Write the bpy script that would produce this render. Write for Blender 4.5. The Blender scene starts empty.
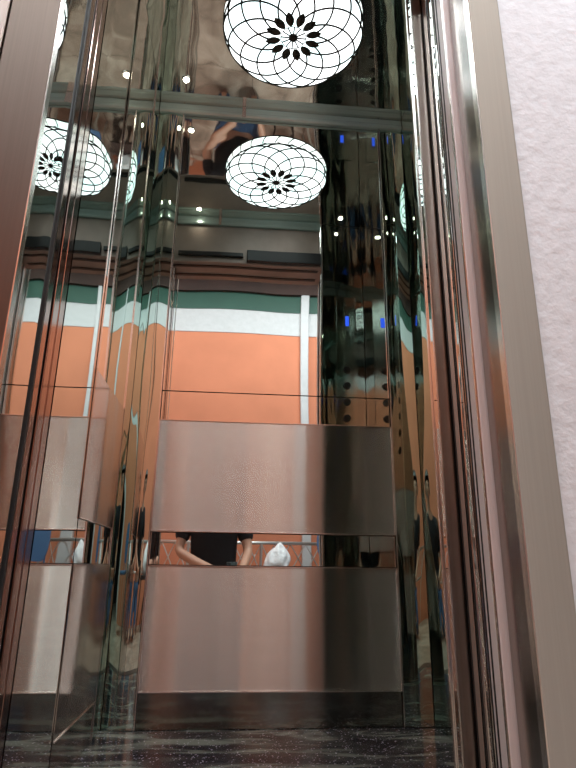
import bpy, bmesh, math, random
from mathutils import Vector, Matrix
random.seed(7)
SC = bpy.context.scene
COL = SC.collection
PI = math.pi
H0 = 0.468          # lens height above the floor

# ------------------------------------------------------------------ materials
def newmat(name):
    m = bpy.data.materials.new(name); m.use_nodes = True
    nt = m.node_tree; nt.nodes.clear()
    out = nt.nodes.new('ShaderNodeOutputMaterial')
    return m, nt, out
def N(nt, t, **kw):
    n = nt.nodes.new(t)
    for k, v in kw.items():
        if k in n.inputs.keys(): n.inputs[k].default_value = v
        else: setattr(n, k, v)
    return n
def ramp(nt, stops, interp='LINEAR'):
    r = nt.nodes.new('ShaderNodeValToRGB'); r.color_ramp.interpolation = interp
    els = r.color_ramp.elements
    while len(els) < len(stops): els.new(0.5)
    for e, (p, c) in zip(els, stops): e.position = p; e.color = (*c, 1)
    return r
def coords(nt, scale=(1, 1, 1), loc=(0, 0, 0)):
    tc = nt.nodes.new('ShaderNodeTexCoord')
    mp = nt.nodes.new('ShaderNodeMapping'); mp.inputs['Scale'].default_value = scale; mp.inputs['Location'].default_value = loc
    nt.links.new(tc.outputs['Object'], mp.inputs['Vector'])
    return mp
def bump(nt, scale, vec_scale, dist, detail=1.0, prev=None, loc=(0, 0, 0), rough=0.5):
    mp = coords(nt, vec_scale, loc)
    no = N(nt, 'ShaderNodeTexNoise', Scale=scale, Detail=detail, Roughness=rough)
    nt.links.new(mp.outputs[0], no.inputs['Vector'])
    b = N(nt, 'ShaderNodeBump', Strength=1.0, Distance=dist)
    nt.links.new(no.outputs['Fac'], b.inputs['Height'])
    if prev: nt.links.new(prev.outputs[0], b.inputs['Normal'])
    return b
def plain(name, col, rough=0.5, metal=0.0, bscale=None, bdist=0.0005, var=0.0, spec=0.5, emit=None, es=0):
    m, nt, out = newmat(name)
    p = N(nt, 'ShaderNodeBsdfPrincipled', Roughness=rough, Metallic=metal)
    p.inputs['Base Color'].default_value = (*col, 1)
    p.inputs['Specular IOR Level'].default_value = spec
    if var:
        mp = coords(nt); no = N(nt, 'ShaderNodeTexNoise', Scale=bscale or 8, Detail=4.0)
        nt.links.new(mp.outputs[0], no.inputs['Vector'])
        r = ramp(nt, [(0.3, tuple(c * (1 - var) for c in col)), (0.7, tuple(min(1, c * (1 + var)) for c in col))])
        nt.links.new(no.outputs['Fac'], r.inputs[0]); nt.links.new(r.outputs[0], p.inputs['Base Color'])
    if bscale:
        b = bump(nt, bscale, (1, 1, 1), bdist, 3.0); nt.links.new(b.outputs[0], p.inputs['Normal'])
    if emit:
        p.inputs['Emission Color'].default_value = (*emit, 1); p.inputs['Emission Strength'].default_value = es
    nt.links.new(p.outputs[0], out.inputs[0])
    return m
def mirror(name, col, wob=0.004, scale=(2.2, 2.2, 0.8), rough=0.015, fine=0.0, loc=(0, 0, 0)):
    m, nt, out = newmat(name)
    p = N(nt, 'ShaderNodeBsdfPrincipled', Roughness=rough, Metallic=1.0)
    p.inputs['Base Color'].default_value = (*col, 1)
    b = bump(nt, 1.0, scale, wob, 1.0, loc=loc)
    if fine: b = bump(nt, 14.0, (1, 1, .35), fine, 0.0, prev=b)
    nt.links.new(b.outputs[0], p.inputs['Normal'])
    nt.links.new(p.outputs[0], out.inputs[0])
    return m
def brushed(name, col, rough=0.23, an=0.85, wob=0.0022, streak=0.06, mixd=0.0, rot=0.0, horiz=True):
    m, nt, out = newmat(name)
    g = nt.nodes.new('ShaderNodeBsdfAnisotropic')
    g.inputs['Roughness'].default_value = rough; g.inputs['Anisotropy'].default_value = an; g.inputs['Rotation'].default_value = rot
    mp = coords(nt, (3, 3, 260) if horiz else (260, 260, 2))
    no = N(nt, 'ShaderNodeTexNoise', Scale=1.0, Detail=3.0); nt.links.new(mp.outputs[0], no.inputs['Vector'])
    r = ramp(nt, [(0.3, tuple(c * (1 - streak) for c in col)), (0.7, tuple(min(1, c * (1 + streak)) for c in col))])
    nt.links.new(no.outputs['Fac'], r.inputs[0]); nt.links.new(r.outputs[0], g.inputs['Color'])
    tg = nt.nodes.new('ShaderNodeTangent'); tg.direction_type = 'RADIAL'; tg.axis = 'Z'
    nt.links.new(tg.outputs[0], g.inputs['Tangent'])
    b = bump(nt, 1.0, (11, 11, .25), wob, .5); nt.links.new(b.outputs[0], g.inputs['Normal'])
    nt.links.new(g.outputs[0], out.inputs[0])
    return m

M = {}
M['mirror'] = mirror('polished_mirror_steel', (.76, .82, .79), .0035)
M['mirror_left'] = mirror('polished_left_steel', (.64, .69, .66), .004, (2.5, 2.5, 1.0), loc=(3, 1, 2))
M['mirror_warp'] = mirror('warped_mirror_steel', (.52, .64, .59), .006, (5, 5, .7), fine=.0002)
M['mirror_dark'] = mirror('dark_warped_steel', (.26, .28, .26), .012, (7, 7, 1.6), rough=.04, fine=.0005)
M['mirror_side'] = mirror('polished_reveal_steel', (.70, .74, .72), .004, (6, 6, .9))
M['ceil'] = mirror('mirror_ceiling_steel', (.80, .80, .76), .007, (1.6, 1.6, 1.6), rough=.03, fine=.0004)
M['satin'] = mirror('satin_steel', (.52, .50, .47), .006, (5, 5, 1.2), rough=.13)
M['kick'] = mirror('dark_kick_steel', (.30, .32, .29), .003, rough=.1)
M['brushed'] = brushed('brushed_steel', (.56, .51, .46))
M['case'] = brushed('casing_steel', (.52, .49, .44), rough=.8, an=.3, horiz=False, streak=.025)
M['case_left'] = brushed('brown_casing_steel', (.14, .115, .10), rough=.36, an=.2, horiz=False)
M['reveal_brown'] = brushed('brown_reveal_steel', (.36, .31, .28), rough=.34, an=.5, horiz=False)
M['bead'] = plain('bright_bead', (.86, .84, .80), .22, 1.0)
M['cornice'] = plain('pale_teal_cornice', (.58, .74, .71), .25, .45, bscale=2, var=.12)
M['header'] = plain('pinkish_header_steel', (.42, .33, .29), .5, .3, bscale=6, var=.18)
M['rib'] = mirror('brown_rib_steel', (.34, .25, .22), .003, (6, 6, .8), rough=.09)
M['reveal_dark'] = mirror('dark_reveal_steel', (.34, .32, .30), .004, (6, 6, .9), rough=.2)
M['pale_edge'] = plain('pale_door_edge', (.80, .77, .78), .4, .15)
M['ringdark'] = plain('dark_button_ring', (.05, .05, .05), .3, .8)
M['seam'] = plain('dark_seam', (.012, .012, .012), .5)
M['rubber'] = plain('black_rubber', (.02, .02, .02), .45)
M['white_wall'] = plain('white_plaster', (.74, .775, .815), .85, bscale=45, bdist=.003, var=.04)
M['orange'] = plain('orange_plaster', (.62, .215, .115), .8, bscale=3, bdist=.004, var=.07)
M['whiteband'] = plain('white_band_plaster', (.56, .56, .57), .8, bscale=20, bdist=.002, var=.04)
M['green'] = plain('green_band_paint', (.014, .07, .047), .6, bscale=6, var=.1)
M['darkbrown'] = plain('dark_brown_beam', (.045, .02, .015), .7, bscale=5, var=.2)
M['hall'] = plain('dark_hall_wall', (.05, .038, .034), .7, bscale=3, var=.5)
M['lobbyceil'] = plain('lobby_ceiling_paint', (.26, .20, .17), .8, bscale=5, var=.2)
M['black'] = plain('black_powder_coat', (.012, .012, .013), .4)
M['rail'] = plain('pale_metal_rail', (.62, .62, .60), .35, .8)
M['bag'] = plain('white_plastic_bag', (.9, .9, .92), .4, bscale=14, bdist=.02)
M['chairblue'] = plain('blue_plastic', (.06, .13, .26), .35, bscale=9, bdist=.0004)
M['skin'] = plain('skin', (.52, .28, .19), .5, bscale=30, bdist=.0004)
M['shirt'] = plain('black_cotton', (.012, .011, .014), .85, bscale=18, bdist=.006)
M['jeans'] = plain('blue_denim', (.045, .085, .17), .85, bscale=40, bdist=.002, var=.2)
M['hair'] = plain('black_hair', (.01, .008, .007), .45, bscale=40, bdist=.004)
M['shoe'] = plain('white_shoe_canvas', (.7, .7, .68), .6, bscale=30, bdist=.001)
M['phone'] = plain('black_phone_glass', (.01, .01, .012), .08)
M['eye'] = plain('dark_eye', (.02, .012, .01), .2)
M['lip'] = plain('lips', (.40, .14, .12), .45)
M['spot'] = plain('spot_glow', (1, .93, .8), .4, emit=(1, .9, .72), es=45)
M['bluelight'] = plain('blue_display_glow', (.05, .1, .9), .4, emit=(.03, .12, 1.0), es=.9)
M['button'] = plain('button_ring_glow', (.8, .85, .9), .3, emit=(.7, .85, 1), es=.15)
M['lead'] = plain('black_leading', (.03, .026, .022), .35, .6)
M['petal'] = plain('dark_petal_glass', (.05, .04, .03), .25, .3)
M['threshold'] = plain('ribbed_aluminium', (.30, .29, .27), .35, 1.0)

def granite():
    m, nt, out = newmat('black_granite')
    p = N(nt, 'ShaderNodeBsdfPrincipled', Roughness=.13)
    mp = coords(nt)
    v = N(nt, 'ShaderNodeTexVoronoi', Scale=115.0); nt.links.new(mp.outputs[0], v.inputs['Vector'])
    r1 = ramp(nt, [(0.0, (1, .9, 1)), (.16, (.55, .5, .62)), (.30, (.0, .0, .0))])
    nt.links.new(v.outputs['Distance'], r1.inputs[0])
    n2 = N(nt, 'ShaderNodeTexNoise', Scale=46.0, Detail=4.0); nt.links.new(mp.outputs[0], n2.inputs['Vector'])
    r2 = ramp(nt, [(.46, (0, 0, 0)), (.56, (1, 1, 1))]); nt.links.new(n2.outputs['Fac'], r2.inputs[0])
    mx = N(nt, 'ShaderNodeMixRGB', blend_type='MULTIPLY', Fac=1.0)
    nt.links.new(r1.outputs[0], mx.inputs[1]); nt.links.new(r2.outputs[0], mx.inputs[2])
    mp3 = coords(nt, (2.2, 7, 2)); n3 = N(nt, 'ShaderNodeTexNoise', Scale=1.6, Detail=6.0, Distortion=1.2)
    nt.links.new(mp3.outputs[0], n3.inputs['Vector'])
    r3 = ramp(nt, [(.40, (.03, .028, .036)), (.53, (.09, .09, .085)), (.66, (.30, .32, .27))])  # grey-green clouds: stone marbling plus cloudy reflections put into the base colour
    nt.links.new(n3.outputs['Fac'], r3.inputs[0])
    ad = N(nt, 'ShaderNodeMixRGB', blend_type='ADD', Fac=1.0)
    nt.links.new(r3.outputs[0], ad.inputs[1]); nt.links.new(mx.outputs[0], ad.inputs[2])
    nt.links.new(ad.outputs[0], p.inputs['Base Color']); nt.links.new(p.outputs[0], out.inputs[0])
    return m
M['granite'] = granite()
def lobbyfloor():
    m, nt, out = newmat('brown_marble_floor')
    p = N(nt, 'ShaderNodeBsdfPrincipled', Roughness=.3)
    mp = coords(nt); n = N(nt, 'ShaderNodeTexNoise', Scale=3.5, Detail=8.0, Roughness=.65, Distortion=.6)
    nt.links.new(mp.outputs[0], n.inputs['Vector'])
    r = ramp(nt, [(.3, (.15, .11, .085)), (.5, (.38, .29, .23)), (.7, (.62, .52, .43))])
    nt.links.new(n.outputs['Fac'], r.inputs[0])
    br = N(nt, 'ShaderNodeTexBrick', Scale=1.0); br.offset = 0; br.inputs['Mortar Size'].default_value = .004
    br.inputs['Brick Width'].default_value = .6; br.inputs['Row Height'].default_value = .6
    br.inputs['Color1'].default_value = (1, 1, 1, 1); br.inputs['Color2'].default_value = (.9, .9, .9, 1); br.inputs['Mortar'].default_value = (.25, .2, .18, 1)
    nt.links.new(mp.outputs[0], br.inputs['Vector'])
    mx = N(nt, 'ShaderNodeMixRGB', blend_type='MULTIPLY', Fac=1.0)
    nt.links.new(r.outputs[0], mx.inputs[1]); nt.links.new(br.outputs[0], mx.inputs[2])
    nt.links.new(mx.outputs[0], p.inputs['Base Color']); nt.links.new(p.outputs[0], out.inputs[0])
    return m
M['lobbyfloor'] = lobbyfloor()
def lampglass():
    m, nt, out = newmat('opal_lamp_glass')
    mp = coords(nt); n = N(nt, 'ShaderNodeTexNoise', Scale=9.0, Detail=2.0); nt.links.new(mp.outputs[0], n.inputs['Vector'])
    r = ramp(nt, [(.35, (.72, .92, .93)), (.6, (1, 1, 1))]); nt.links.new(n.outputs['Fac'], r.inputs[0])
    e = N(nt, 'ShaderNodeEmission', Strength=LAMP); nt.links.new(r.outputs[0], e.inputs[0])
    nt.links.new(e.outputs[0], out.inputs[0])
    return m
LAMP = 2.6
M['opal'] = lampglass()

# ------------------------------------------------------------------ mesh helpers
def bx(bm, x0, x1, y0, y1, z0, z1):
    r = bmesh.ops.create_cube(bm, size=1)
    bmesh.ops.scale(bm, vec=(x1 - x0, y1 - y0, z1 - z0), verts=r['verts'])
    bmesh.ops.translate(bm, vec=((x0 + x1) / 2, (y0 + y1) / 2, (z0 + z1) / 2), verts=r['verts'])
    return r['verts']
def cyl(bm, c, r, h, seg=24, rot=None, r2=None):
    q = bmesh.ops.create_cone(bm, cap_ends=True, segments=seg, radius1=r, radius2=r if r2 is None else r2, depth=h)
    if rot: bmesh.ops.rotate(bm, matrix=rot, verts=q['verts'])
    bmesh.ops.translate(bm, vec=c, verts=q['verts'])
def tube(bm, pts, r, seg=8, closed=False):
    pts = [Vector(p) for p in pts]; n = len(pts); rings = []
    for i, p in enumerate(pts):
        a = pts[i - 1] if (i or closed) else p; b = pts[(i + 1) % n] if (i < n - 1 or closed) else p
        t = (b - a).normalized(); up = Vector((0, 0, 1)) if abs(t.z) < .95 else Vector((1, 0, 0))
        u = t.cross(up).normalized(); v = t.cross(u)
        rings.append([bm.verts.new(p + u * r * math.cos(2 * PI * k / seg) + v * r * math.sin(2 * PI * k / seg)) for k in range(seg)])
    for i in range(n if closed else n - 1):
        A, B = rings[i], rings[(i + 1) % n]
        for k in range(seg): bm.faces.new((A[k], A[(k + 1) % seg], B[(k + 1) % seg], B[k]))
    if not closed: bm.faces.new(rings[0]); bm.faces.new(rings[-1][::-1])
def obj(name, bm, mat, parent=None, bevel=0, smooth=False, loc=None):
    bmesh.ops.recalc_face_normals(bm, faces=bm.faces)
    me = bpy.data.meshes.new(name); bm.to_mesh(me); bm.free()
    o = bpy.data.objects.new(name, me); COL.objects.link(o)
    if mat: me.materials.append(M[mat])
    if smooth:
        for p in me.polygons: p.use_smooth = True
    if bevel:
        b = o.modifiers.new('bevel', 'BEVEL'); b.width = bevel; b.segments = 2; b.limit_method = 'ANGLE'
    if parent:
        o.parent = parent; o.matrix_parent_inverse = Matrix.Translation(-Vector(parent.location))
    return o
def box(name, mat, d, parent=None, bevel=0):
    bm = bmesh.new(); bx(bm, *d); return obj(name, bm, mat, parent, bevel)
def tag(o, label, cat, group=None, kind=None):
    if label: o['label'] = label
    if cat: o['category'] = cat
    if group: o['group'] = group
    if kind: o['kind'] = kind
    return o
def empty(name, loc, label, cat, group=None, kind=None):
    o = bpy.data.objects.new(name, None); COL.objects.link(o); o.location = loc
    o.empty_display_size = .05
    return tag(o, label, cat, group, kind)
def struct(name, mat, d, bevel=0):
    o = box(name, mat, d, bevel=bevel); o['kind'] = 'structure'; return o
def cut_struct(name, mat, boxes):
    bm = bmesh.new()
    for d in boxes: bx(bm, *d)
    o = obj(name, bm, mat); o['kind'] = 'structure'; return o

# ------------------------------------------------------------------ key measures (metres, lens at x=0 y=0)
YB = 2.0                      # back wall face
XL, XR = -.367, .654          # car side walls
PL, PR = -.264, .551          # brushed panels on the back wall
ZC = 2.305                    # car ceiling
ZPB, ZSB, ZST, ZPT, ZJT = .103, .473, .5755, .955, 1.06
YF = 1.155                    # inner end of the door reveal
YN = 1.19                     # inner face of the front wall
YR = 1.19                     # inner face of the front return
OL, OR = -.369, .45           # door opening
YO = .9                       # lobby facade plane
ZH = 2.03                    # door head

# ------------------------------------------------------------------ the car shell
struct('floor', 'granite', (XL - .02, XR + .02, YO + .13, YB + .03, -.06, 0))
struct('ceiling', 'ceil', (XL - .02, XR + .02, YF, YB + .03, ZC, ZC + .03))
struct('wall_back', 'seam', (XL - .02, XR + .02, YB + .012, YB + .04, 0, ZC))
struct('wall_left', 'seam', (XL - .05, XL - .012, YF, YB + .012, 0, ZC))
struct('wall_right', 'seam', (XR + .012, XR + .05, YR - .1, YB + .012, 0, ZC))
# front of the car round the doorway
struct('wall_front_right', 'reveal_brown', (.428, XR + .012, YF, YN - .006, 0, ZC))
struct('wall_front_top', 'header', (XL - .04, .413, YF + .03, YN - .003, ZH + .003, ZC))

# ------------------------------------------------------------------ back wall cladding
def cladding(name, mat, x0, x1, y0, y1, z0, z1, label, cat, axis='y', bead=None, group=None, bz=None, t=.0025):
    """a sheet with thin bright edge beads"""
    o = empty(name, ((x0 + x1) / 2, (y0 + y1) / 2, z0), label, cat, group)
    box('sheet', mat, (x0, x1, y0, y1, z0, z1), o)
    if axis == 'y':
        f0, f1 = y0 - .003, y0 - .0002
        dims = {'t': (x0, x1, f0, f1, z1 - t, z1), 'b': (x0, x1, f0, f1, z0, z0 + t), 'l': (x0, x0 + t * .7, f0, f1, z0, z1), 'r': (x1 - t * .7, x1, f0, f1, z0, z1)}
    else:
        f0, f1 = (x1 + .0002, x1 + .003) if axis == '+x' else (x0 - .003, x0 - .0002)
        dims = {'t': (f0, f1, y0, y1, z1 - t, z1), 'b': (f0, f1, y0, y1, z0, z0 + t), 'f': (f0, f1, y0, y0 + t * .7, z0, z1), 'k': (f0, f1, y1 - t * .7, y1, z0, z1)}
    for a in bead or '': box('edge_bead', 'bead', dims[a], o)
    return o
g = .0012
cladding('brushed_panel', 'brushed', PL, PR, YB - .012, YB + .008, ZPB, ZSB - g, 'lower brushed steel panel on the back wall, just above the dark skirting', 'wall panel', bead='tblr')
cladding('brushed_panel', 'brushed', PL, PR, YB - .012, YB + .008, ZST + g, ZPT - g, 'upper brushed steel panel on the back wall, above the narrow mirror strip', 'wall panel', bead='tblr')
cladding('mirror_strip', 'mirror', PL, PR, YB, YB + .01, ZSB + g, ZST - g, 'narrow mirror strip between the two brushed panels of the back wall', 'mirror', bead='lr')
cladding('mirror_band', 'mirror', PL, PR, YB, YB + .01, ZPT + g, ZJT - g, 'shallow mirror band directly above the upper brushed panel, showing orange', 'mirror', bead=None)
cladding('wall_mirror', 'mirror', PL, PR, YB - .0005, YB + .01, ZJT + .0025, ZC - .054, 'tall mirror panel on the back wall reflecting the round lamp and orange wall', 'mirror', bead='lr')
cladding('skirting_plate', 'kick', PL, PR, YB - .004, YB + .008, 0.002, ZPB - g, 'dark polished skirting plate under the brushed panels at the back', 'skirting')
# corner strips, gently buckled sheet
def buckled(name, x0, x1, z0, z1, amp, label, seed, mat='mirror_warp'):
    o = empty(name, ((x0 + x1) / 2, YB, z0), label, 'mirror')
    bm = bmesh.new(); nx, nz = 14, 90; g_ = []
    for j in range(nz + 1):
        z = z0 + (z1 - z0) * j / nz; row = []
        for i in range(nx + 1):
            u = i / nx; x = x0 + (x1 - x0) * u
            y = YB - .003 - amp * math.sin(PI * u) * (.7 + .4 * math.sin(z * 3.3 + seed) + .12 * math.sin(z * 9.3 + 2 * seed))
            row.append(bm.verts.new((x, y, z)))
        g_.append(row)
    for j in range(nz):
        for i in range(nx): bm.faces.new((g_[j][i], g_[j][i + 1], g_[j + 1][i + 1], g_[j + 1][i]))
    s = obj('sheet', bm, mat, o, smooth=True)
    bm = bmesh.new()
    e = x1 if x1 < 0 else x0
    bx(bm, e - .002, e + .002, YB - .0135, YB - .0125, z0, z1)
    obj('edge_bead', bm, 'bead', o)
    return o
buckled('corner_mirror', XL + .002, PL - .003, 0.002, ZC - .001, .006, 'buckled mirror strip in the left back corner, beside the brushed panels', .6)
buckled('corner_mirror', PR + .003, XR - .002, 0.002, ZC - .001, .005, 'buckled mirror strip in the right back corner, beside the brushed panels', 2.1)

# cornice along the top of the back wall and of the front wall
def cornice(x0, x1, y, s, label):
    o = empty('cornice', ((x0 + x1) / 2, y, ZC - .052), label, 'trim')
    bm = bmesh.new()
    prof = [(0, -.052), (.016, -.052), (.020, -.046), (.020, -.034), (.017, -.030), (.017, -.008), (.012, -.001), (0, -.001)]
    rows = [[bm.verts.new((x, y - s * a, ZC + b)) for a, b in prof] for x in (x0, x1)]
    n = len(prof)
    for k in range(n): bm.faces.new((rows[0][k], rows[0][(k + 1) % n], rows[1][(k + 1) % n], rows[1][k]))
    bm.faces.new(rows[0]); bm.faces.new(rows[1][::-1])
    obj('moulding', bm, 'cornice', o)
    box('bright_band', 'bead', ((x0 + x1) / 2 - .17, (x0 + x1) / 2 - .155, min(y - s * .0215, y), max(y - s * .0215, y), ZC - .051, ZC - .002), o)  # narrow bright steel band across the moulding
    return o
cornice(XL + .003, XR - .003, YB, 1, 'pale green steel cornice where the mirror ceiling meets the back wall')
cornice(XL + .003, .42, YR - .004, -1, 'pale steel cornice above the doorway, seen in the back mirror')

# ------------------------------------------------------------------ left wall cladding
X = XL
cladding('wall_mirror', 'mirror_left', X - .010, X, YF + .004, 1.458, .002, ZC - .002, 'full height mirror panel on the left wall nearest the doorway', 'mirror', axis='+x')
cladding('wall_mirror', 'mirror_left', X - .010, X + .002, 1.462, 1.868, ZPT, ZC - .002, 'upper mirror panel on the left wall, next to the back corner', 'mirror', axis='+x', bead='fk')
cladding('satin_panel', 'satin', X - .010, X + .003, 1.462, 1.868, ZPB, ZSB - g, 'lower satin steel panel on the left wall', 'wall panel', axis='+x', bead='b')
cladding('satin_panel', 'satin', X - .010, X + .003, 1.462, 1.868, ZST, ZPT - g, 'upper cloudy satin steel panel on the left wall', 'wall panel', axis='+x', bead='b')
cladding('mirror_strip', 'mirror_left', X - .010, X + .001, 1.462, 1.868, ZSB, ZST - g, 'narrow mirror strip between the two satin panels of the left wall', 'mirror', axis='+x')
cladding('skirting_plate', 'kick', X - .010, X + .001, 1.462, 1.868, .002, ZPB - g, 'dark skirting plate under the satin panel of the left wall', 'skirting', axis='+x')
cladding('corner_mirror', 'mirror_warp', X - .010, X + .001, 1.872, YB - .006, .002, ZC - .002, 'slim mirror strip on the left wall touching the back corner', 'mirror', axis='+x', bead='f')
# right wall
X = XR
cladding('wall_mirror', 'mirror', X, X + .010, YR + .002, 1.76, .002, ZC - .002, 'full height mirror panel on the right wall nearest the doorway', 'mirror', axis='-x')
cladding('wall_mirror', 'mirror_warp', X - .001, X + .010, 1.764, YB - .006, .002, ZC - .002, 'narrow mirror panel on the right wall touching the back corner', 'mirror', axis='-x', bead='f')

# ------------------------------------------------------------------ front return inner face + control panel
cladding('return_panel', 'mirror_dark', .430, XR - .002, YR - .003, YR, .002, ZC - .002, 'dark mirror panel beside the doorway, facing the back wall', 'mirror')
cp = empty('control_panel', (.555, YR, .9), 'car control panel with round buttons and a blue lit display', 'control panel')
box('face_plate', 'kick', (.50, .61, YR, YR + .006, .85, 1.86), cp, bevel=.001)
box('display', 'bluelight', (.548, .568, YR + .006, YR + .009, 1.69, 1.745), cp, bevel=.001)
for i in range(6):
    bm = bmesh.new(); cyl(bm, (.555, YR + .009, 1.02 + i * .085), .016, .006, 24, Matrix.Rotation(PI / 2, 3, 'X'))
    b = obj('button', bm, 'ringdark', cp)
    bm = bmesh.new(); tube(bm, [(.555 + .0185 * math.cos(t * PI / 12), YR + .008, 1.02 + i * .085 + .0185 * math.sin(t * PI / 12)) for t in range(24)], .0015, 6, True)
    r_ = obj('ring', bm, 'ringdark', b)
box('door_operator_box', 'black', (.02, .42, YN - .003, YR + .025, ZH + .005, ZH + .072), None, bevel=.004)
tag(bpy.data.objects['door_operator_box'], 'long black door operator box over the doorway, seen in the back mirror', 'door gear')
box('light_curtain', 'black', (XL + .02, .0, YR, YR + .015, ZH + .03, ZH + .055), None, bevel=.003)
tag(bpy.data.objects['light_curtain'], 'slim black sensor bar left of the door operator box', 'sensor bar')

# ------------------------------------------------------------------ doorway: casings, reveals, sliding doors
cs = empty('door_casing', (OR, YO, 0), 'light brushed steel casing between the doorway and the white wall', 'door casing')
box('face_board', 'case', (OR, .5175, YO - .012, YO + .004, 0, 2.6), cs, bevel=.002)
box('edge_bead', 'bead', (OR - .0022, OR, YO - .013, YO + .004, 0, 2.6), cs)
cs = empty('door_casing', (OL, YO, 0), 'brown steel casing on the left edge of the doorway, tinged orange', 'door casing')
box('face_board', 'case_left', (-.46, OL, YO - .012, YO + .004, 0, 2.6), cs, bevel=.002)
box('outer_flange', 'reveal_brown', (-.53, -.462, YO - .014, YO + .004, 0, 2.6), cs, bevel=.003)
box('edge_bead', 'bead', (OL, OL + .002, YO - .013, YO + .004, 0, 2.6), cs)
# left reveal and slam post
box('reveal_lining', 'mirror_side', (OL - .04, OL, YO + .005, 1.028, 0, ZH + .3), None)
tag(bpy.data.objects['reveal_lining'], 'polished lining of the left doorway reveal, reflecting the lamp', 'reveal')
pm = empty('slam_post', (OL, 1.09, 0), 'ribbed steel slam post between the left reveal and the car', 'post')
for i, (y0, y1, dx, mt) in enumerate([(1.031, 1.037, .004, 'rubber'), (1.040, 1.066, .003, 'rib'), (1.069, 1.074, .001, 'seam'), (1.077, 1.108, .005, 'rib'), (1.111, 1.116, .0, 'seam'), (1.119, 1.150, .003, 'rib')]):
    box(['gasket', 'rib', 'groove', 'rib', 'groove', 'rib'][i], mt, (OL - .04, OL + dx, y0, y1, 0, ZH + .3), pm, bevel=.0015 if mt == 'rib' else 0)
# right side: dark return, then stacked sliding door edges, then car post
rr = box('reveal_lining', 'reveal_dark', (OR, OR + .04, YO + .005, .976, 0, ZH + .3), None)
tag(rr, 'polished lining of the right doorway reveal, behind the light casing', 'reveal')
def door_leaf(y0, y1, x, label, mat, w=.19):
    o = empty('sliding_door', (x, y0, 0), label, 'sliding door')
    box('leaf', mat, (x, x + w, y0, y1, .012, ZH + .3), o, bevel=.002)
    box('edge_bead', 'bead', (x - .0025, x, y0 + .001, y0 + .0055, .012, ZH + .3), o)
    box('edge_gasket', 'rubber', (x - .001, x + .004, y1 + .0005, y1 + .003, .012, ZH + .3), o)
    return o
door_leaf(.980, 1.016, .436, 'bright leading edge of the landing door nearest the lobby', 'pale_edge')
door_leaf(1.021, 1.060, .449, 'second landing door edge, pale steel, slid open', 'pale_edge')
door_leaf(1.068, 1.100, .449, 'slid open car door edge, nearer the landing', 'mirror_side')
door_leaf(1.110, 1.140, .451, 'slid open car door edge, deepest in the door stack', 'mirror_side')
cpst = empty('car_post', (.448, YF, 0), 'polished front post of the car at the right, beside the stacked doors', 'post')
box('face', 'reveal_brown', (.426, .4525, YF - .004, YF - .0005, 0, ZC), cpst)
box('inner_side', 'mirror_side', (.4255, .4275, YF, YN, 0, ZC), cpst)
box('edge_bead', 'bead', (.4225, .4252, YF - .004, YF + .001, 0, ZC), cpst)
box('edge_bead', 'bead', (.4225, .4252, YN - .004, YN + .003, 0, ZC), cpst)
# thresholds
for nm, y0, y1, lab in [('threshold', .905, 1.03, 'grooved metal threshold of the landing door')]:
    o = empty(nm, (.04, y0, 0), lab, 'threshold')
    bm = bmesh.new()
    bx(bm, OL, OR, y0, y1 - .003, -.04, -.004)
    for k in range(6): bx(bm, OL, OR, y0 + .008 + k * .019, y0 + .018 + k * .019, -.004, .001)
    obj('plate', bm, 'threshold', o)
# head of the doorway
cut_struct('trim_1', 'header', [(OL - .04, OR + .04, YO + .08, YN - .003, ZH, ZH + .002)])
struct('trim_2', 'black', (OL, .41, 1.03, 1.05, ZH - .004, ZH - .0005))
struct('trim_3', 'black', (OL, .41, 1.13, 1.15, ZH - .004, ZH - .0005))

# ------------------------------------------------------------------ the round ceiling lamp
LX, LY, LR, LB = .147, 1.59, .247, .058
lamp = empty('ceiling_lamp', (LX, LY, ZC), 'round white glass lamp with a black petal lattice on the ceiling', 'lamp')
ZRIM, LBC = ZC - .019, .023
def dome(r, off=0.0):
    f = min(1, r / LR)
    return ZRIM - (LBC + off) * math.sqrt(max(0, 1 - f ** 2.2))
bm = bmesh.new(); rings = []
SEG = 72; RN = 30
for j in range(RN + 1):
    if j <= 24: a = j / 24 * PI / 2; r = LR * math.sin(a); z = dome(r)
    else: a = (j - 24) / 6; r = LR * (1 - .14 * a ** 2); z = ZRIM + .018 * a
    rings.append([bm.verts.new((LX + r * math.cos(2 * PI * k / SEG), LY + r * math.sin(2 * PI * k / SEG), z)) for k in range(SEG)] if j else [bm.verts.new((LX, LY, z))])
for k in range(SEG): bm.faces.new((rings[0][0], rings[1][k], rings[1][(k + 1) % SEG]))
for j in range(1, RN):
    for k in range(SEG): bm.faces.new((rings[j][k], rings[j + 1][k], rings[j + 1][(k + 1) % SEG], rings[j][(k + 1) % SEG]))
obj('glass_shade', bm, 'opal', lamp, smooth=True)
def lp(r, th, off=.002): return (LX + r * math.cos(th), LY + r * math.sin(th), dome(r, off) - .0008)
bm = bmesh.new(); NP = 12
for k in range(NP):
    t0 = 2 * PI * k / NP
    D = LR * .998
    for s in (-1, 1):
        pts = []
        for i in range(33):
            a = PI / 2 * (1 - i / 32) * .80     # angle off the circle's axis
            r = D * math.cos(a)
            pts.append(lp(r, t0 + s * a))
        tube(bm, pts, .0034, 6)
tube(bm, [lp(LR * .999, 2 * PI * i / 72, 0) for i in range(72)], .003, 6, True)
for k in range(NP * 2):
    th = PI * k / NP
    tube(bm, [(LX + LR * (1.004 - .14 * a * a) * math.cos(th + .12 * a), LY + LR * (1.004 - .14 * a * a) * math.sin(th + .12 * a), ZRIM + .018 * a) for a in (0, .35, .7, .97)], .0026, 6)
obj('leading', bm, 'lead', lamp, smooth=True)
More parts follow.
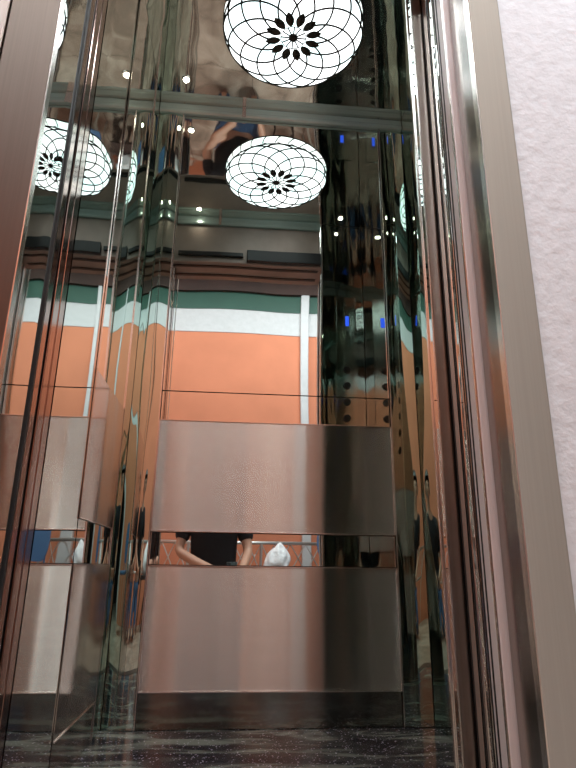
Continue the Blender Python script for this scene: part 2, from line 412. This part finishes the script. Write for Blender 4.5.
for k in range(NP):
    th = 2 * PI * (k + .5) / NP; bm = bmesh.new()
    u = Vector((math.cos(th), math.sin(th), 0)); v = Vector((-math.sin(th), math.cos(th), 0)); L = []
    for i in range(11):
        s = i / 10; r = LR * (.19 + .22 * s); w = LR * .062 * math.sin(PI * min(1, s * .93 + .07)) ** .8
        L.append([bm.verts.new((LX + u.x * r + v.x * q * w, LY + u.y * r + v.y * q * w, dome(r) - .0026 - (.0012 if q == 0 else 0))) for q in (-1, 0, 1)])
    for i in range(10):
        for q in (0, 1): bm.faces.new((L[i][q], L[i][q + 1], L[i + 1][q + 1], L[i + 1][q]))
    obj('petal', bm, 'petal', lamp)
bm = bmesh.new()
for k in range(NP):
    th = 2 * PI * k / NP
    tube(bm, [lp(LR * .03, th), lp(LR * .10, th), lp(LR * .175, th)], .0026, 6)
tube(bm, [lp(LR * .18, 2 * PI * i / 48) for i in range(48)], .0016, 6, True)
obj('spokes', bm, 'lead', lamp)
bm = bmesh.new(); cyl(bm, (LX, LY, dome(0) - .004), .014, .006, 20, None, .017)
obj('boss', bm, 'lead', lamp, bevel=.001)

for x, y, w in [(-.25, 1.86, 'over the left back corner'), (.53, 1.27, 'beside the doorway on the right'), (-.25, 1.27, 'beside the doorway on the left')]:
    o = empty('ceiling_downlight', (x, y, ZC), 'tiny glowing downlight in the mirror ceiling, ' + w, 'downlight', 'downlights in the mirror ceiling')
    bm = bmesh.new(); cyl(bm, (x, y, ZC - .002), .017, .004, 24, None, .015); obj('ring', bm, 'bead', o)
    bm = bmesh.new(); cyl(bm, (x, y, ZC - .005), .011, .003, 20); obj('lens', bm, 'spot', o)
# ------------------------------------------------------------------ the lobby in front of the lift
LW, LE, LS, LCZ = -2.2, 3.2, -1.32, 3.35
struct('floor_lobby', 'lobbyfloor', (LW, LE, LS - 2.5, YO + .005, -.06, 0))
struct('ceiling_lobby', 'lobbyceil', (LW, LE, LS - 2.5, YO + .3, LCZ, LCZ + .05))
struct('wall_facade_left', 'white_wall', (LW, -.53, YO, YO + .075, 0, LCZ))
struct('wall_facade_right', 'white_wall', (.5175, LE, YO, YO + .075, 0, LCZ))
struct('wall_facade_top', 'white_wall', (-.53, .5175, YO, YO + .075, 2.6, LCZ))
struct('wall_orange', 'orange', (LW, 1.50, LS - .1, LS, 0, 2.66))
struct('trim_white_band', 'whiteband', (LW, 1.50, LS - .1, LS + .006, 2.66, 2.90))
struct('trim_green_band', 'green', (LW, 1.50, LS - .1, LS + .012, 2.90, 3.08))
struct('trim_brown_beam', 'darkbrown', (LW, LE, LS - .12, LS + .05, 3.08, LCZ))
bm = bmesh.new(); bx(bm, 1.50, 1.60, LS - .1, LS + .03, 0, 3.08)
o = obj('trim_pilaster', bm, 'whiteband', bevel=.01); o['kind'] = 'structure'
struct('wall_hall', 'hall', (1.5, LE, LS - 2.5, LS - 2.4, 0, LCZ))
struct('wall_lobby_left', 'orange', (LW - .1, LW, LS - .1, YO + .075, 0, 2.66))
struct('trim_white_band_left', 'whiteband', (LW - .1, LW + .006, LS - .1, YO + .075, 2.66, LCZ))
struct('trim_white_pilaster', 'whiteband', (.61, .685, LS, LS + .05, 0, 3.08), .008)
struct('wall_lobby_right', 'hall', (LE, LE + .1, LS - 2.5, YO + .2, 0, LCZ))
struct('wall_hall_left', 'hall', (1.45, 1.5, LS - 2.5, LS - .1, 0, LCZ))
for i, (x, y) in enumerate([(-.75, -.55), (.35, -.75), (1.15, -.9), (1.3, .3), (2.2, -.9), (1.1, -2.2), (-1.5, -.3), (1.9, -2.6)]):
    places = ['left of the doorway', 'over the photographer', 'by the pilaster', 'by the facade on the right', 'far right of the lobby', 'in the dark hall', 'at the far left of the lobby', 'deep in the dark hall']
    o = empty('ceiling_spotlight', (x, y, LCZ), 'small glowing round spotlight in the lobby ceiling ' + places[i], 'spotlight', 'lobby ceiling spotlights')
    bm = bmesh.new(); cyl(bm, (x, y, LCZ - .012), .055, .024, 28, None, .048); obj('housing', bm, 'bead', o, smooth=False)
    bm = bmesh.new(); cyl(bm, (x, y, LCZ - .027), .036, .006, 24); obj('lens', bm, 'spot', o)

# lattice railing against the orange wall
rl = empty('lattice_railing', (.2, -1.05, 0), 'low pale metal railing with crossed bars before the orange wall', 'railing')
bm = bmesh.new(); tube(bm, [(-.95, -1.05, .66), (.85, -1.05, .66)], .014); tube(bm, [(-.95, -1.05, .42), (.85, -1.05, .42)], .010); obj('rail', bm, 'rail', rl, smooth=True)
for x in (-.95, -.35, .25, .85):
    bm = bmesh.new(); tube(bm, [(x, -1.05, 0), (x, -1.05, .665)], .013); cyl(bm, (x, -1.05, .006), .035, .012, 20); obj('post', bm, 'rail', rl, smooth=False)
bm = bmesh.new()
x = -.95
while x < .84:
    tube(bm, [(x, -1.055, .425), (x + .12, -1.055, .655)], .005, 6); tube(bm, [(x, -1.045, .655), (x + .12, -1.045, .425)], .005, 6); x += .12
obj('crossed_bars', bm, 'rail', rl)
# stool with white bag
st = empty('wooden_stool', (.34, -.78, 0), 'low dark stool in front of the railing, carrying the white bag', 'stool')
box('seat', 'darkbrown', (.20, .48, -.92, -.64, .37, .405), st, bevel=.006)
for sx in (.22, .44):
    for sy in (-.90, -.68): box('leg', 'darkbrown', (sx, sx + .025, sy, sy + .025, 0, .37), st)
bm = bmesh.new()
r = bmesh.ops.create_icosphere(bm, subdivisions=4, radius=1)
for v in r['verts']:
    c = v.co; z = (c.z + 1) / 2
    w = 1 - .72 * z ** 1.5 + .06 * math.sin(7 * c.x + 4 * c.z) + .05 * math.sin(9 * c.y + 6 * c.z)
    v.co = Vector((.34 + c.x * .125 * w + .05 * z, -.78 + c.y * .09 * w, .405 + max(0, z - .04) * .25 / .96))
bag = obj('plastic_bag', bm, 'bag', smooth=True); tag(bag, 'crumpled white bag with a peaked top on the low stool', 'bag')
# blue chair
def chair(cx, cy):
    o = empty('plastic_chair', (cx, cy, 0), 'blue plastic chair with rounded back beside the railing', 'chair')
    bm = bmesh.new(); bx(bm, cx - .21, cx + .21, cy - .2, cy + .2, .41, .44); obj('seat', bm, 'chairblue', o, bevel=.012)
    bm = bmesh.new(); vs = []
    for k in range(24):
        t = 2 * PI * k / 24; vs.append((cx + .125 * math.copysign(abs(math.cos(t)) ** .7, math.cos(t)), cy - .2 - .02 * math.sin(t), .66 + .17 * math.sin(t)))
    A = [bm.verts.new(p) for p in vs]; B = [bm.verts.new((p[0], p[1] - .014, p[2])) for p in vs]
    bm.faces.new(A); bm.faces.new(B[::-1])
    for k in range(24): bm.faces.new((A[k], A[(k + 1) % 24], B[(k + 1) % 24], B[k]))
    for s in (-.08, .08): bx(bm, cx + s - .012, cx + s + .012, cy - .2, cy - .18, .42, .55)
    obj('backrest', bm, 'chairblue', o, bevel=.003)
    for sx in (-1, 1):
        for sy in (-1, 1):
            bm = bmesh.new(); tube(bm, [(cx + sx * .17, cy + sy * .16, .41), (cx + sx * .2, cy + sy * .19, 0.0)], .011); obj('leg', bm, 'rail', o)
chair(.80, -.66)

# ------------------------------------------------------------------ the photographer, kneeling with a phone
def skin(name, verts, edges, mat, parent=None, sub=2, root=0):
    me = bpy.data.meshes.new(name); me.from_pydata([v[0] for v in verts], edges, []); me.update()
    o = bpy.data.objects.new(name, me); COL.objects.link(o); me.materials.append(M[mat])
    s = o.modifiers.new('skin', 'SKIN'); s.use_smooth_shade = True
    for i, v in enumerate(verts):
        sv = me.skin_vertices[0].data[i]; r = v[1]; sv.radius = (r, r) if not isinstance(r, tuple) else r; sv.use_root = (i == root)
    ss = o.modifiers.new('sub', 'SUBSURF'); ss.levels = sub; ss.render_levels = sub
    if parent: o.parent = parent; o.matrix_parent_inverse = Matrix.Translation(-Vector(parent.location))
    return o
PX, PY = -.13, -.40
per = empty('person', (PX, PY, 0), 'kneeling person in black T-shirt and blue jeans holding a phone low', 'person')
def P(x, y, z): return (PX + x, PY + y, z)
# body: pelvis root - neck - head, arms with hands, legs
V = [(P(0, -.12, .36), .10), (P(0, -.10, .55), .105), (P(0, -.06, .76), .115), (P(0, -.03, .87), .075), (P(0, -.01, .94), .048), (P(0, .005, 1.0), .062), (P(0, .01, 1.07), .078), (P(0, .005, 1.135), .062)]
Ed = [(0, 1), (1, 2), (2, 3), (3, 4), (4, 5), (5, 6), (6, 7)]
wr = {-1: (.085, .415), 1: (.215, .415)}
for s in (-1, 1):
    n = len(V)
    hx, hz = .13 + s * .062, .425        # wrist x relative to PX (phone sits at x=0 world)
    V += [(P(s * .165, -.04, .84), .055), (P(s * .225, -.06, .70), .045), (P(s * .25, -.01, .57), .038), (P((s * .25 + hx) / 2, .14, .49), .034), (P(hx, .285, hz), .024), (P(hx - s * .008, .325, hz + .004), (.020, .032))]
    Ed += [(3, n), (n, n + 1), (n + 1, n + 2), (n + 2, n + 3), (n + 3, n + 4), (n + 4, n + 5)]
    palm = n + 5
    px_, pz_ = hx - s * .008, hz + .004
    for q, (dz, ln) in enumerate([(.026, .9), (.009, 1.0), (-.008, .94), (-.024, .76)]):
        m_ = len(V)
        V += [(P(px_ - s * .002, .352, pz_ + dz), .0095), (P(px_ - s * .010, .352 + .022 * ln, pz_ + dz), .0088), (P(px_ - s * .024 * ln, .378 + .004 * ln, pz_ + dz), .0078)]
        Ed += [(palm, m_), (m_, m_ + 1), (m_ + 1, m_ + 2)]
    m_ = len(V)
    V += [(P(px_ - s * .016, .325, pz_ + .026), .0105), (P(px_ - s * .026, .344, pz_ + .042), .0095), (P(px_ - s * .034, .352, pz_ + .056), .008)]
    Ed += [(n + 4, m_), (m_, m_ + 1), (m_ + 1, m_ + 2)]
for s in (-1, 1):
    n = len(V)
    V += [(P(s * .09, -.10, .30), .085), (P(s * .12, .08, .17), .072), (P(s * .13, .20, .075), .058), (P(s * .13, .06, .06), .050), (P(s * .12, -.14, .055), .040), (P(s * .11, -.25, .05), .032), (P(s * .11, -.30, .03), .028)]
    Ed += [(0, n)] + [(n + i, n + i + 1) for i in range(6)]
skin('body', V, Ed, 'skin', per, 2)
# T-shirt
V = [(P(0, -.115, .40), (.185, .135)), (P(0, -.10, .55), (.175, .13)), (P(0, -.06, .72), (.185, .135)), (P(0, -.035, .83), (.15, .10)), (P(0, -.02, .895), (.07, .06))]
Ed = [(0, 1), (1, 2), (2, 3), (3, 4)]
for s in (-1, 1):
    n = len(V); V += [(P(s * .165, -.045, .835), .075), (P(s * .225, -.06, .70), .066), (P(s * .238, -.04, .64), .062)]; Ed += [(3, n), (n, n + 1), (n + 1, n + 2)]
skin('t_shirt', V, Ed, 'shirt', per, 2)
# jeans
V = [(P(0, -.12, .37), (.165, .13))]; Ed = []
for s in (-1, 1):
    n = len(V); V += [(P(s * .09, -.10, .29), .10), (P(s * .12, .07, .18), .088), (P(s * .13, .20, .085), .074), (P(s * .13, .06, .068), .064), (P(s * .12, -.14, .06), .052), (P(s * .11, -.225, .055), .045)]
    Ed += [(0, n)] + [(n + i, n + i + 1) for i in range(5)]
skin('jeans', V, Ed, 'jeans', per, 2)
for s in (-1, 1):
    skin('shoe', [(P(s * .11, -.245, .062), .038), (P(s * .11, -.29, .055), .042), (P(s * .11, -.34, .05), .04), (P(s * .11, -.385, .042), .028)], [(0, 1), (1, 2), (2, 3)], 'shoe', per, 2)
# hair cap, face
bm = bmesh.new(); r = bmesh.ops.create_uvsphere(bm, u_segments=28, v_segments=18, radius=1)
for v in r['verts']: v.co = Vector(P(v.co.x * .092, -.018 + v.co.y * .105, 1.095 + v.co.z * .112))
dl = [v for v in bm.verts if (v.co.y - PY) > .045 and v.co.z < 1.135]; bmesh.ops.delete(bm, geom=dl, context='VERTS')
obj('hair', bm, 'hair', per, smooth=True)
for s in (-1, 1):
    bm = bmesh.new(); bmesh.ops.create_uvsphere(bm, u_segments=12, v_segments=8, radius=.012); bmesh.ops.translate(bm, vec=P(s * .03, .083, 1.085), verts=bm.verts); obj('eye', bm, 'eye', per, smooth=True)
    bm = bmesh.new(); bmesh.ops.create_uvsphere(bm, u_segments=12, v_segments=8, radius=1)
    for v in bm.verts: v.co = Vector(P(s * .09 + v.co.x * .012, .0 + v.co.y * .018, 1.06 + v.co.z * .032))
    obj('ear', bm, 'skin', per, smooth=True)
skin('nose', [(P(0, .082, 1.078), .010), (P(0, .096, 1.048), .014), (P(0, .084, 1.035), .012)], [(0, 1), (1, 2)], 'skin', per, 2)
bm = bmesh.new(); bmesh.ops.create_uvsphere(bm, u_segments=14, v_segments=8, radius=1)
for v in bm.verts: v.co = Vector(P(v.co.x * .026, .074 + v.co.y * .01, 1.008 + v.co.z * .008))
obj('mouth', bm, 'lip', per, smooth=True)
# phone: upright just behind the lens, tipped back like the camera
pitch, yaw, roll = .30636159, .09002846, .01224469
ph = empty('mobile_phone', (0.0, -.02, .44), 'black mobile phone held upright in both hands by the kneeling person', 'phone')
def phone_part(name, mat, d, bev):
    bm = bmesh.new(); bx(bm, *d)
    bmesh.ops.rotate(bm, matrix=Matrix.Rotation(pitch, 3, 'X'), verts=bm.verts)
    bmesh.ops.translate(bm, vec=(0, -.022, .43), verts=bm.verts)
    return obj(name, bm, mat, ph, bevel=bev)
phone_part('case', 'phone', (-.037, .037, -.0045, .0045, -.075, .075), .004)
phone_part('camera_bump', 'rubber', (-.03, -.005, .0045, .0065, .03, .068), .0015)

# ------------------------------------------------------------------ lights
def area(name, loc, size, power, col, rot=(0, 0, 0)):
    l = bpy.data.lights.new(name, 'AREA'); l.shape = 'RECTANGLE'; l.size, l.size_y = size; l.energy = power; l.color = col
    o = bpy.data.objects.new(name, l); COL.objects.link(o); o.location = loc; o.rotation_euler = rot; return o
def point(name, loc, power, col, rad=.05):
    l = bpy.data.lights.new(name, 'POINT'); l.energy = power; l.color = col; l.shadow_soft_size = rad
    o = bpy.data.objects.new(name, l); COL.objects.link(o); o.location = loc; return o
area('lobby_fill_light', (-.35, -.45, LCZ - .06), (3.2, .2), 50, (.93, .97, 1))  # added area light without a fixture, stretched wide to soften its reflected streak
area('facade_light', (1.0, .05, LCZ - .06), (.7, .25), 40, (.90, .96, 1))
w = bpy.data.worlds.new('world'); SC.world = w; w.use_nodes = True
w.node_tree.nodes['Background'].inputs[0].default_value = (.35, .36, .38, 1); w.node_tree.nodes['Background'].inputs[1].default_value = .3

# ------------------------------------------------------------------ camera
F = 581.676
cam = bpy.data.cameras.new('camera'); co = bpy.data.objects.new('camera', cam); COL.objects.link(co)
cam.sensor_fit = 'VERTICAL'; cam.sensor_height = 36; cam.lens = F / 768 * 36; cam.clip_start = .01
fw = Vector((math.sin(yaw) * math.cos(pitch), math.cos(yaw) * math.cos(pitch), math.sin(pitch)))
rt = Vector((math.cos(yaw), -math.sin(yaw), 0)); up = rt.cross(fw)
rt2 = rt * math.cos(roll) + up * math.sin(roll); up2 = -rt * math.sin(roll) + up * math.cos(roll)
mt = Matrix((rt2, up2, -fw)).transposed().to_4x4(); mt.translation = (0, 0, H0)
co.matrix_world = mt
SC.camera = co
SC.cycles.max_bounces = 20; SC.cycles.glossy_bounces = 18; SC.cycles.diffuse_bounces = 5
SC.view_settings.view_transform = 'Standard'
SC.view_settings.look = 'None'
SC.view_settings.exposure = 0.22
